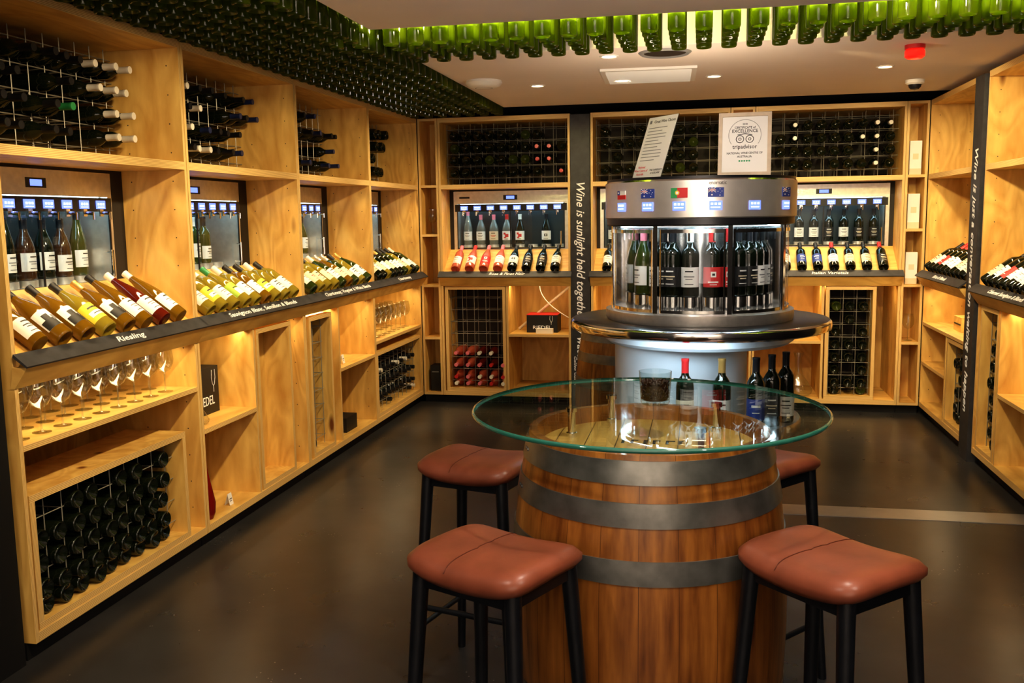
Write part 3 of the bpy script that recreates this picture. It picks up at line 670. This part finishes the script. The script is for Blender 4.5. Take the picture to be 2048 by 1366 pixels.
for i,(x,wd) in enumerate(((-.09,.012),(-.065,.02),(-.03,.012),(-.005,.02),(.03,.025),(.065,.012))):
    mb.box(x,x+.008,-.02,.02,0,.0008); mb.box(x,x+wd,.012,.02,0,.0008)
obj('branded_mark',mb.mesh('brand_mark',black),T(.02,-.02,BH-.0395),root)
barrel(T(-.37,5.33,0),.34,.29,.93,'varnished oak barrel standing behind the round dispenser',[(.865,.92),(.75,.80),(.61,.66),(.27,.32),(.13,.18),(.01,.06)])
gt=obj('glass_table_top',None,T(BX,BY,1.018),label='round clear glass table top with green edge on barrel',cat='table top')
obj('glass_disc',MB().lathe([(0,.012),(.476,.012)],96).lathe([(.476,0),(0,0)],96).mesh('glass_disc',tableG,True),None,gt)
obj('glass_edge',MB().lathe([(.476,0),(.481,.0015),(.4825,.006),(.481,.0105),(.476,.012)],96).mesh('glass_edge',tableE,True,60),None,gt)
for x,y in ((-.355,2.58),(-.262,2.78),(.045,2.70),(.0,2.37)):
    obj('standoff',MB().lathe([(0,0),(.016,0),(.016,.012),(.011,.014),(.011,.07),(.016,.072),(.016,1.018-(BH-.04)),(0,1.018-(BH-.04))],20).mesh('standoff',chrome,True),T(x-BX,y-BY,BH-.04-1.018),gt)
tumG=thin('tumbler_glass',(.90,.93,.92),.05,.9)
obj('tumbler',MB().lathe([(0,0),(.036,0),(.040,.006),(.0455,.092),(.044,.092),(.0385,.012),(0,.012)],32).mesh('tumbler',tumG,True,50),T(-.124,2.60,1.0305),label='clear glass tumbler on the glass table top',cat='tumbler')
mb=MB()
mb.lathe([(0,.0125),(.034,.0125),(.037,.060),(0,.062)],24)
for i in range(520):
    a=random.uniform(0,2*pi); z=.018+random.random()*.047; r_=(.0345+.04*z)*(random.random()**.3)
    M=T(r_*cos(a),r_*sin(a),z)@Rz(random.uniform(0,360))@Rx(random.uniform(0,180))
    mb.lathe([(0,-.0055),(.0033,-.003),(.0042,0),(.0033,.003),(0,.0055)],6,0,M)
obj('coffee_beans',mb.mesh('coffee_beans',beanm,True,80),T(-.124,2.60,1.0305),label='dark roasted coffee beans filling the tumbler',cat='coffee beans',kind='stuff')
# ------------------------------------------------------------------ stools
def seatmesh():
    if 'seat' in cache: return cache['seat']
    n=22; wx,wy=.178,.153
    def sup(x,y):
        p=6.; m_=max(abs(x),abs(y))
        if m_<1e-6: return 0,0
        l=(abs(x)**p+abs(y)**p)**(1/p); k=m_/l
        return x*k,y*k
    mb=MB()
    def top(x,y):
        a,b=sup(x,y); m_=max(abs(x),abs(y)); z=.018*(abs(a)**2)-.006*(b**2)
        z+=.010*(1-m_**6)-.018*m_**14
        return (a*wx,b*wy,z)
    def bot(x,y):
        a,b=sup(x,y); z=.018*(abs(a)**2)-.006*(b**2)-.048
        return (a*(wx-.012),b*(wy-.012),z)
    idx={}
    for s_,fn in ((0,top),(1,bot)):
        for i in range(n+1):
            for j in range(n+1):
                idx[(s_,i,j)]=len(mb.v); mb.v.append(fn(-1+2*i/n,-1+2*j/n))
    for i in range(n):
        for j in range(n):
            mb.f.append((idx[0,i,j],idx[0,i+1,j],idx[0,i+1,j+1],idx[0,i,j+1])); mb.m.append(0)
            mb.f.append((idx[1,i,j],idx[1,i,j+1],idx[1,i+1,j+1],idx[1,i+1,j])); mb.m.append(0)
    per=[(i,0) for i in range(n)]+[(n,j) for j in range(n)]+[(i,n) for i in range(n,0,-1)]+[(0,j) for j in range(n,0,-1)]
    mid=[]
    for i,j in per:
        a=Vector(mb.v[idx[0,i,j]]); b=Vector(mb.v[idx[1,i,j]]); c=(a+b)/2; c.x*=1.035; c.y*=1.035; mid.append(len(mb.v)); mb.v.append(tuple(c))
    for k in range(len(per)):
        l=(k+1)%len(per); a,b=per[k],per[l]
        mb.f.append((idx[0,a[0],a[1]],mid[k],mid[l],idx[0,b[0],b[1]])); mb.m.append(0)
        mb.f.append((mid[k],idx[1,a[0],a[1]],idx[1,b[0],b[1]],mid[l])); mb.m.append(0)
    me=mb.mesh('seat',leather,True,80)
    sm=MB(); P=[Vector(top(-.2,-.97+1.94*t/20))+Vector((0,0,.0003)) for t in range(21)]
    for a,b in zip(P,P[1:]): sm.tube(a,b,.0014,6)
    cache['seat']=(me,sm.mesh('seam',thread,True)); return cache['seat']
def stool(x,y,rot,z=.768):
    root=obj('bar_stool',None,T(x,y,0)@Rz(rot),label='black wooden bar stool with tan leather saddle seat beside barrel',cat='stool',group='bar stools around the barrel table')
    me,sm=seatmesh(); zc=z-.010
    s=obj('seat',me,T(0,0,zc),root); obj('seam',sm,T(0,0,0),s)
    if 'frame' not in cache:
        cache['frame']=MB().box(-.145,.145,-.122,-.102,-.075,-.045).box(-.145,.145,.102,.122,-.075,-.045).box(-.145,-.125,-.11,.11,-.07,-.035).box(.125,.145,-.11,.11,-.07,-.035).mesh('seat_frame',blackw)
    obj('seat_frame',cache['frame'],T(0,0,zc),root)
    def at(sx,sy,zz):
        t=1-zz/(zc-.04); return Vector((sx*(.135+.042*t),sy*(.113+.042*t),zz))
    for sx in(-1,1):
        for sy in(-1,1):
            k=('leg',sx,sy,z)
            if k not in cache: cache[k]=MB().tube(at(sx,sy,zc-.036),at(sx,sy,0),.0205,16,r2=.014).mesh('leg',blackw,True,50)
            obj('leg',cache[k],None,root)
    for (a,b,zz) in (((-1,-1),(1,-1),.27),((-1,1),(1,1),.27),((-1,-1),(-1,1),.2),((1,-1),(1,1),.2)):
        obj('footrest',MB().tube(at(*a,zz),at(*b,zz),.010,10).mesh('footrest',blackw,True,50),None,root)
stool(-.478,2.115,-25); stool(.300,2.215,-46); stool(-.715,2.97,-15); stool(.175,3.13,-40)
# ------------------------------------------------------------------ central round dispenser
CX,CY=-.015,4.33
root=obj('round_wine_dispenser',None,T(CX,CY,0),label='round stainless wine dispenser island with counter ring',cat='wine dispenser')
obj('plinth',MB().lathe([(0,0),(.36,0),(.36,.60),(0,.60)],64).mesh('plinth',basew,True),None,root)
obj('lower_shelf',MB().lathe([(0,.60),(.45,.60),(.455,.61),(.455,.64),(.45,.65),(0,.65)],64).mesh('lower_shelf',steel,True),None,root)
obj('core',MB().lathe([(0,.65),(.30,.65),(.30,.99),(0,.99)],64).mesh('core',basew,True),T(-.08,.05,0),root)
obj('collar',MB().lathe([(0,.985),(.40,.985),(.42,1.0),(.42,1.045),(0,1.045)],64).mesh('collar',basew,True),None,root)
obj('counter_ring',MB().lathe([(.38,1.045),(.56,1.045),(.575,1.052),(.578,1.066),(.575,1.082),(.565,1.09),(.38,1.09)],96,ms=[1,0,0,0,0,1]).mesh('counter_ring',[chrome,darkm],True,40),None,root)
obj('drip_tray',MB().lathe([(0,1.09),(.41,1.09),(.415,1.10),(.415,1.135),(.40,1.14),(0,1.14)],64).mesh('drip_tray',steel,True),None,root)
canm=mat('canopy_brushed_steel',(.80,.76,.70),.30,.72,noise=.06,nscale=14)
obj('canopy',MB().lathe([(.36,1.505),(.405,1.505),(.41,1.51),(.41,1.535),(.417,1.54),(.417,1.688),(.41,1.695),(.41,1.706),(0,1.706)],96,ms=[1,1,1,0,0,2,1,1]).mesh('canopy',[canm,darkm,chrome],True,40),None,root)
obj('inner_column',MB().lathe([(.17,1.14),(.17,1.5)],32).mesh('inner_column',mat('column_steel',(.45,.5,.52),.25,.95),True),None,root)
obj('interior_ceiling',MB().lathe([(.36,1.504),(.17,1.504)],48).mesh('interior_ceiling',steel),None,root)
obj('light_ring',MB().lathe([(.35,1.500),(.33,1.500)],48).mesh('light_ring',ledr),None,root)
NP=8
for i in range(NP):
    a=-90+45*i+22.5-4
    obj('partition',MB().box(.17,.385,-.003,.003,1.14,1.50).mesh('partition',chrome),Rz(a),root)
    t0=radians(a+3);t1=radians(a+42)
    g=obj('glass_door',MB().lathe([(.388,1.142),(.388,1.50)],10,0,None,t0,t1).mesh('glass_door',doorG,True),None,root)
    m_=MB().lathe([(.386,1.142),(.392,1.142),(.392,1.155),(.386,1.155)],10,0,None,t0,t1).lathe([(.386,1.475),(.392,1.475),(.392,1.49),(.386,1.49)],10,0,None,t0,t1)
    for tt in (t0,t1): m_.tube((.389*cos(tt),.389*sin(tt),1.142),(.389*cos(tt),.389*sin(tt),1.49),.004,6)
    obj('door_frame',m_.mesh('door_frame',chrome,True),None,g)
    obj('door_post',MB().box(.383,.398,-.010,.010,1.14,1.505).mesh('door_post',chrome),Rz(a),root)
mbs=MB(); cb=[('burg','green','pink','white'),('bord','dark','black','white'),('bord','dark','black','black'),('bord','dark','white','white'),('bord','dark','red','red'),('bord','dark','black','black'),('bord','dark','black','black'),('bord','dark','black','white')]
for i,a in enumerate((-146,-127,-112,-97,-79,-55,-43,-33)):
    t=radians(a); x,y=.285*cos(t),.285*sin(t)
    mbs.lathe([(0,1.14),(.043,1.14),(.043,1.205),(.0,1.205)],18,0,T(x,y,0))
    mbs.tube((x*1.17,y*1.17,1.49),(x*1.17,y*1.17,1.44),.006,6)
    sh,g,cp,lb=cb[i]
    bottle(T(CX+x,CY+y,1.206)@Rz(a+90)@Matrix.Scale(.93,4,(0,0,1)),sh,g,cp,lb,'bottles in the round dispenser','in the round dispenser')
obj('bottle_stands',mbs.mesh('bottle_stands',chrome,True),None,root)
def badge(a,z,mb_,mats,name):
    return obj(name,mb_.mesh(name,mats),Rz(a+90)@T(0,-.4185,z),root)
for a in (-141,-120,-101,-81,-58,-32):
    m_=MB().box(-.026,.026,-.002,.004,-.018,.018,0)
    for i in range(3): m_.box(-.02+.015*i,-.011+.015*i,-.0026,-.002,.003,.011,1)
    m_.box(-.02,.018,-.0026,-.002,-.009,-.005,1)
    badge(a,1.585,m_,[screen,glyph],'screen')
def au():
    m_=MB().box(-.032,.032,-.001,.004,-.019,.019,0)
    m_.box(-.032,0,-.0016,-.001,.007,.011,1).box(-.018,-.014,-.0016,-.001,0,.019,1).box(-.032,0,-.002,-.0016,.0083,.0098,2).box(-.0168,-.0152,-.002,-.0016,0,.019,2)
    for p0,p1 in (((-.032,.019),(0,0)),((-.032,0),(0,.019))):
        m_.tube((p0[0],-.0012,p0[1]),(p1[0],-.0012,p1[1]),.0012,4,1)
    for x,z,r_ in ((-.016,-.010,.0035),(.016,.013,.0018),(.016,-.012,.0022),(.008,.003,.0018),(.024,.004,.0018),(.019,-.002,.001)):
        m_.tube((x,-.001,z),(x,-.002,z),r_,7,1)
    return m_
for a in (-120,-81,-32): badge(a,1.638,au(),[blup,white,redp],'australian_flag')
m_=MB().box(-.028,.028,-.001,.004,0,.018,0).box(-.028,.028,-.001,.004,-.018,0,1).box(-.028,-.010,-.0016,-.001,0,.018,2).tube((-.019,-.0015,.009),(-.019,-.003,.009),.004,5,0)
badge(-141,1.636,m_,[white,redp,blup],'chilean_flag')
m_=MB().box(-.034,-.008,-.001,.004,-.020,.020,0).box(-.008,.034,-.001,.004,-.020,.020,1).tube((-.008,-.001,0),(-.008,-.002,0),.009,16,2).tube((-.008,-.002,0),(-.008,-.003,0),.005,12,3)
badge(-101,1.638,m_,[mat('flag_green',(.02,.3,.08),.5),redp,yelp,white],'portuguese_flag')
text('enomatic',.022,black,Rz(-80+90)@T(0,-.4185,1.676)@Rx(90),root,length=.07)
for x,y,sh,g,cp,lb in ((.10,-.37,'bord','dark','gold','white'),(-.05,-.39,'bord','dark','red','cream'),(.31,-.24,'bord','dark','black','black'),(.375,-.15,'bord','dark','black','low'),(.24,-.33,'bord','dark','black','blue')):
    bottle(T(CX+x,CY+y,.651),sh,g,cp,lb,'bottles on the dispenser base','on the dispenser base shelf')
ZP=1.7065
yv=Vector((.62,-.78,0)).normalized(); back=Vector((.78,.62,0)).normalized(); up=(Vector((0,0,1))*.94+back*.33).normalized(); nrm=yv.cross(up)
p0=Vector((-.245,4.20,ZP+.003))
h=obj('information_sheet',None,axes(p0,yv,up,nrm),label='printed white sheet in a leaning clear acrylic holder',cat='sign')
obj('paper',MB().box(-.105,.105,0,.285,0,.001).mesh('paper',white),None,h)
obj('acrylic_holder',MB().box(-.108,.108,-.002,.288,-.003,-.001).box(-.108,.108,-.002,.0,-.05,.004).mesh('acrylic_holder',glassM),None,h)
text('Great Wine Classes',.019,black,T(.02,.262,.0012),h)
for i,s_ in enumerate(('National','Wine Centre of','Australia')): text(s_,.015,redp,T(-.055,.052-.016*i,.0012),h)
for i,s_ in enumerate(('THE UNIVERSITY','of ADELAIDE')): text(s_,.012,black,T(.055,.036-.013*i,.0012),h)
mb=MB()
for i in range(11):
    wl=random.uniform(.05,.085); mb.box(-.085,-.085+wl*1.8,.232-.015*i,.235-.015*i,.001,.0014)
mb.box(-.09,-.075,.255,.27,.001,.0014)
obj('printed_lines',mb.mesh('printed_lines',greyp),None,h)
h=obj('certificate_frame',None,T(.166,4.10,ZP+.001)@Rz(-4)@Rx(-12),label='whitewashed wooden frame holding an award certificate',cat='picture frame')
w_,h_=.108,.27; t=.016
obj('frame',MB().box(-w_,w_,0,.018,0,t).box(-w_,w_,0,.018,h_-t,h_).box(-w_,-w_+t,0,.018,t,h_-t).box(w_-t,w_,0,.018,t,h_-t).mesh('frame',framew),None,h)
obj('certificate',MB().box(-w_+t,w_-t,.008,.016,t,h_-t).mesh('certificate',white),None,h)
def ft(s,size,z,m_=black,length=None,x=0): text(s,size,m_,axes((x,.0072,z),(1,0,0),(0,0,1),(0,-1,0)),h,length=length,off=.0002)
ft('2018',.010,.222); ft('CERTIFICATE of',.014,.207,length=.085); ft('EXCELLENCE',.019,.192,length=.105); ft('tripadvisor',.025,.125,length=.10)
ft('NATIONAL WINE CENTRE OF',.012,.098,length=.145); ft('AUSTRALIA',.012,.083,length=.06)
mb=MB()
for x in (-.02,.02):
    for ra,rb_ in ((.014,.017),(.004,.0065)):
        mb.lathe([(ra,0),(rb_,0)],20,0,T(x,.0072,.158)@Rx(90))
mb.tube((-.03,.0072,.176),(.0,.0072,.181),.0015,4).tube((.0,.0072,.181),(.03,.0072,.176),.0015,4)
for i in range(30):
    a,b=radians(-35+250*i/30),radians(-35+250*(i+1)/30); mb.tube((.066*cos(a),.0072,.175+.066*sin(a)),(.066*cos(b),.0072,.175+.066*sin(b)),.0007,4)
obj('owl_emblem',mb.mesh('owl_emblem',black),None,h)
mb=MB()
for i in range(5): mb.lathe([(0,0),(.004,0)],12,0,T(-.02+.010*i,.0072,.065)@Rx(90))
obj('rating_dots',mb.mesh('rating_dots',mat('rating_green',(.05,.35,.15),.5)),None,h)
# ------------------------------------------------------------------ lights
def spot(x,y,z,tx,ty,tz,e,ang=70,col=(1,.78,.46),bl=.6,r=.05):
    L=bpy.data.lights.new('downlight_and_fill_beam','SPOT'); L.energy=e; L.color=col; L.spot_size=radians(ang); L.spot_blend=bl; L.shadow_soft_size=r
    o=bpy.data.objects.new('downlight_and_fill_beam',L); COL.objects.link(o); o.location=(x,y,z)
    o.rotation_euler=(Vector((tx,ty,tz))-Vector((x,y,z))).to_track_quat('-Z','Y').to_euler()
for y in (1.9,3.0,4.05): spot(-1.0,y,2.385,-2.4,y+.7,1.3,115,76)
for y in (5.6,6.6): spot(-1.0,y,2.385,-2.4,y+.4,1.3,90,76)
for x in (-1.4,-.5,.4,1.2): spot(x,6.0,2.385,x,7.7,1.3,85,75)
spot(.7,5.4,2.385,1.8,6.5,1.3,110,85); spot(.6,3.8,2.385,1.8,5.6,1.2,130,85)
neu=(1,.88,.74)
spot(.1,2.2,2.385,-.05,2.5,0,45,80,neu); spot(-.25,2.4,2.385,-.05,4.0,1.6,95,40,neu,r=.15); spot(-1.2,1.2,2.385,-.6,2.4,.3,45,80,neu); spot(.9,1.2,2.385,.3,2.2,.6,45,80,neu)  # second beam is a fill added to brighten the steel canopy
def area(x,y,z,sx,sy,e,col,d,spread=180):
    L=bpy.data.lights.new('room_and_fill_light','AREA'); L.shape='RECTANGLE'; L.size=sx; L.size_y=sy; L.energy=e; L.color=col; L.spread=radians(spread)
    o=bpy.data.objects.new('room_and_fill_light',L); COL.objects.link(o); o.location=(x,y,z); o.rotation_euler=Vector(d).to_track_quat('-Z','Y').to_euler()
area(.3,4.08,2.46,3.3,.03,380,(1,.92,.30),(0,.85,.52),140)
area(-.3,-1.0,2.37,3.0,1.6,32,neu,(0,.42,-.9))
area(.2,-1.4,2.3,3.6,.3,80,neu,(0,-.8,-.6),150)  # wall wash added behind the camera, gives the steel something bright to reflect
area(.5,.2,1.2,1.0,.5,24,(1,.86,.78),(-.1,.75,.66),80)  # unseen uplight added beside the camera to brighten the ceiling panel
area(-.05,4.65,1.72,.5,.2,9.5,(1,.80,.58),(0,.75,.66),150)  # hidden uplight added above the canopy to brighten the soffit, no fixture there
area(CX-.1,CY-.52,1.03,.5,.05,1.5,(.7,.88,1),(0,.6,-.8))  # cool fill added below the counter ring to lift the pale core
wd=bpy.data.worlds.new('world'); S.world=wd; wd.use_nodes=True
wd.node_tree.nodes['Background'].inputs[0].default_value=(1,.85,.7,1); wd.node_tree.nodes['Background'].inputs[1].default_value=.04
# ------------------------------------------------------------------ camera
yaw,pitch,roll=-.2000,.1310,-.0150
sy,cy=sin(yaw),cos(yaw); cp,sp=cos(pitch),sin(pitch)
fwd=Vector((sy*cp,cy*cp,-sp)); right=Vector((cy,-sy,0)); upv=right.cross(fwd)
r2=right*cos(roll)+upv*sin(roll); u2=-right*sin(roll)+upv*cos(roll)
cd=bpy.data.cameras.new('camera'); cd.sensor_fit='HORIZONTAL'; cd.sensor_width=36; cd.lens=36*1885.18/2048
co=bpy.data.objects.new('camera',cd); COL.objects.link(co); co.matrix_world=axes((0,0,1.55),r2,u2,-fwd)
S.camera=co
flush_bottles(cam)
S.view_settings.view_transform='Standard'; S.view_settings.exposure=0.
try: S.view_settings.look='Medium High Contrast'
except Exception: pass
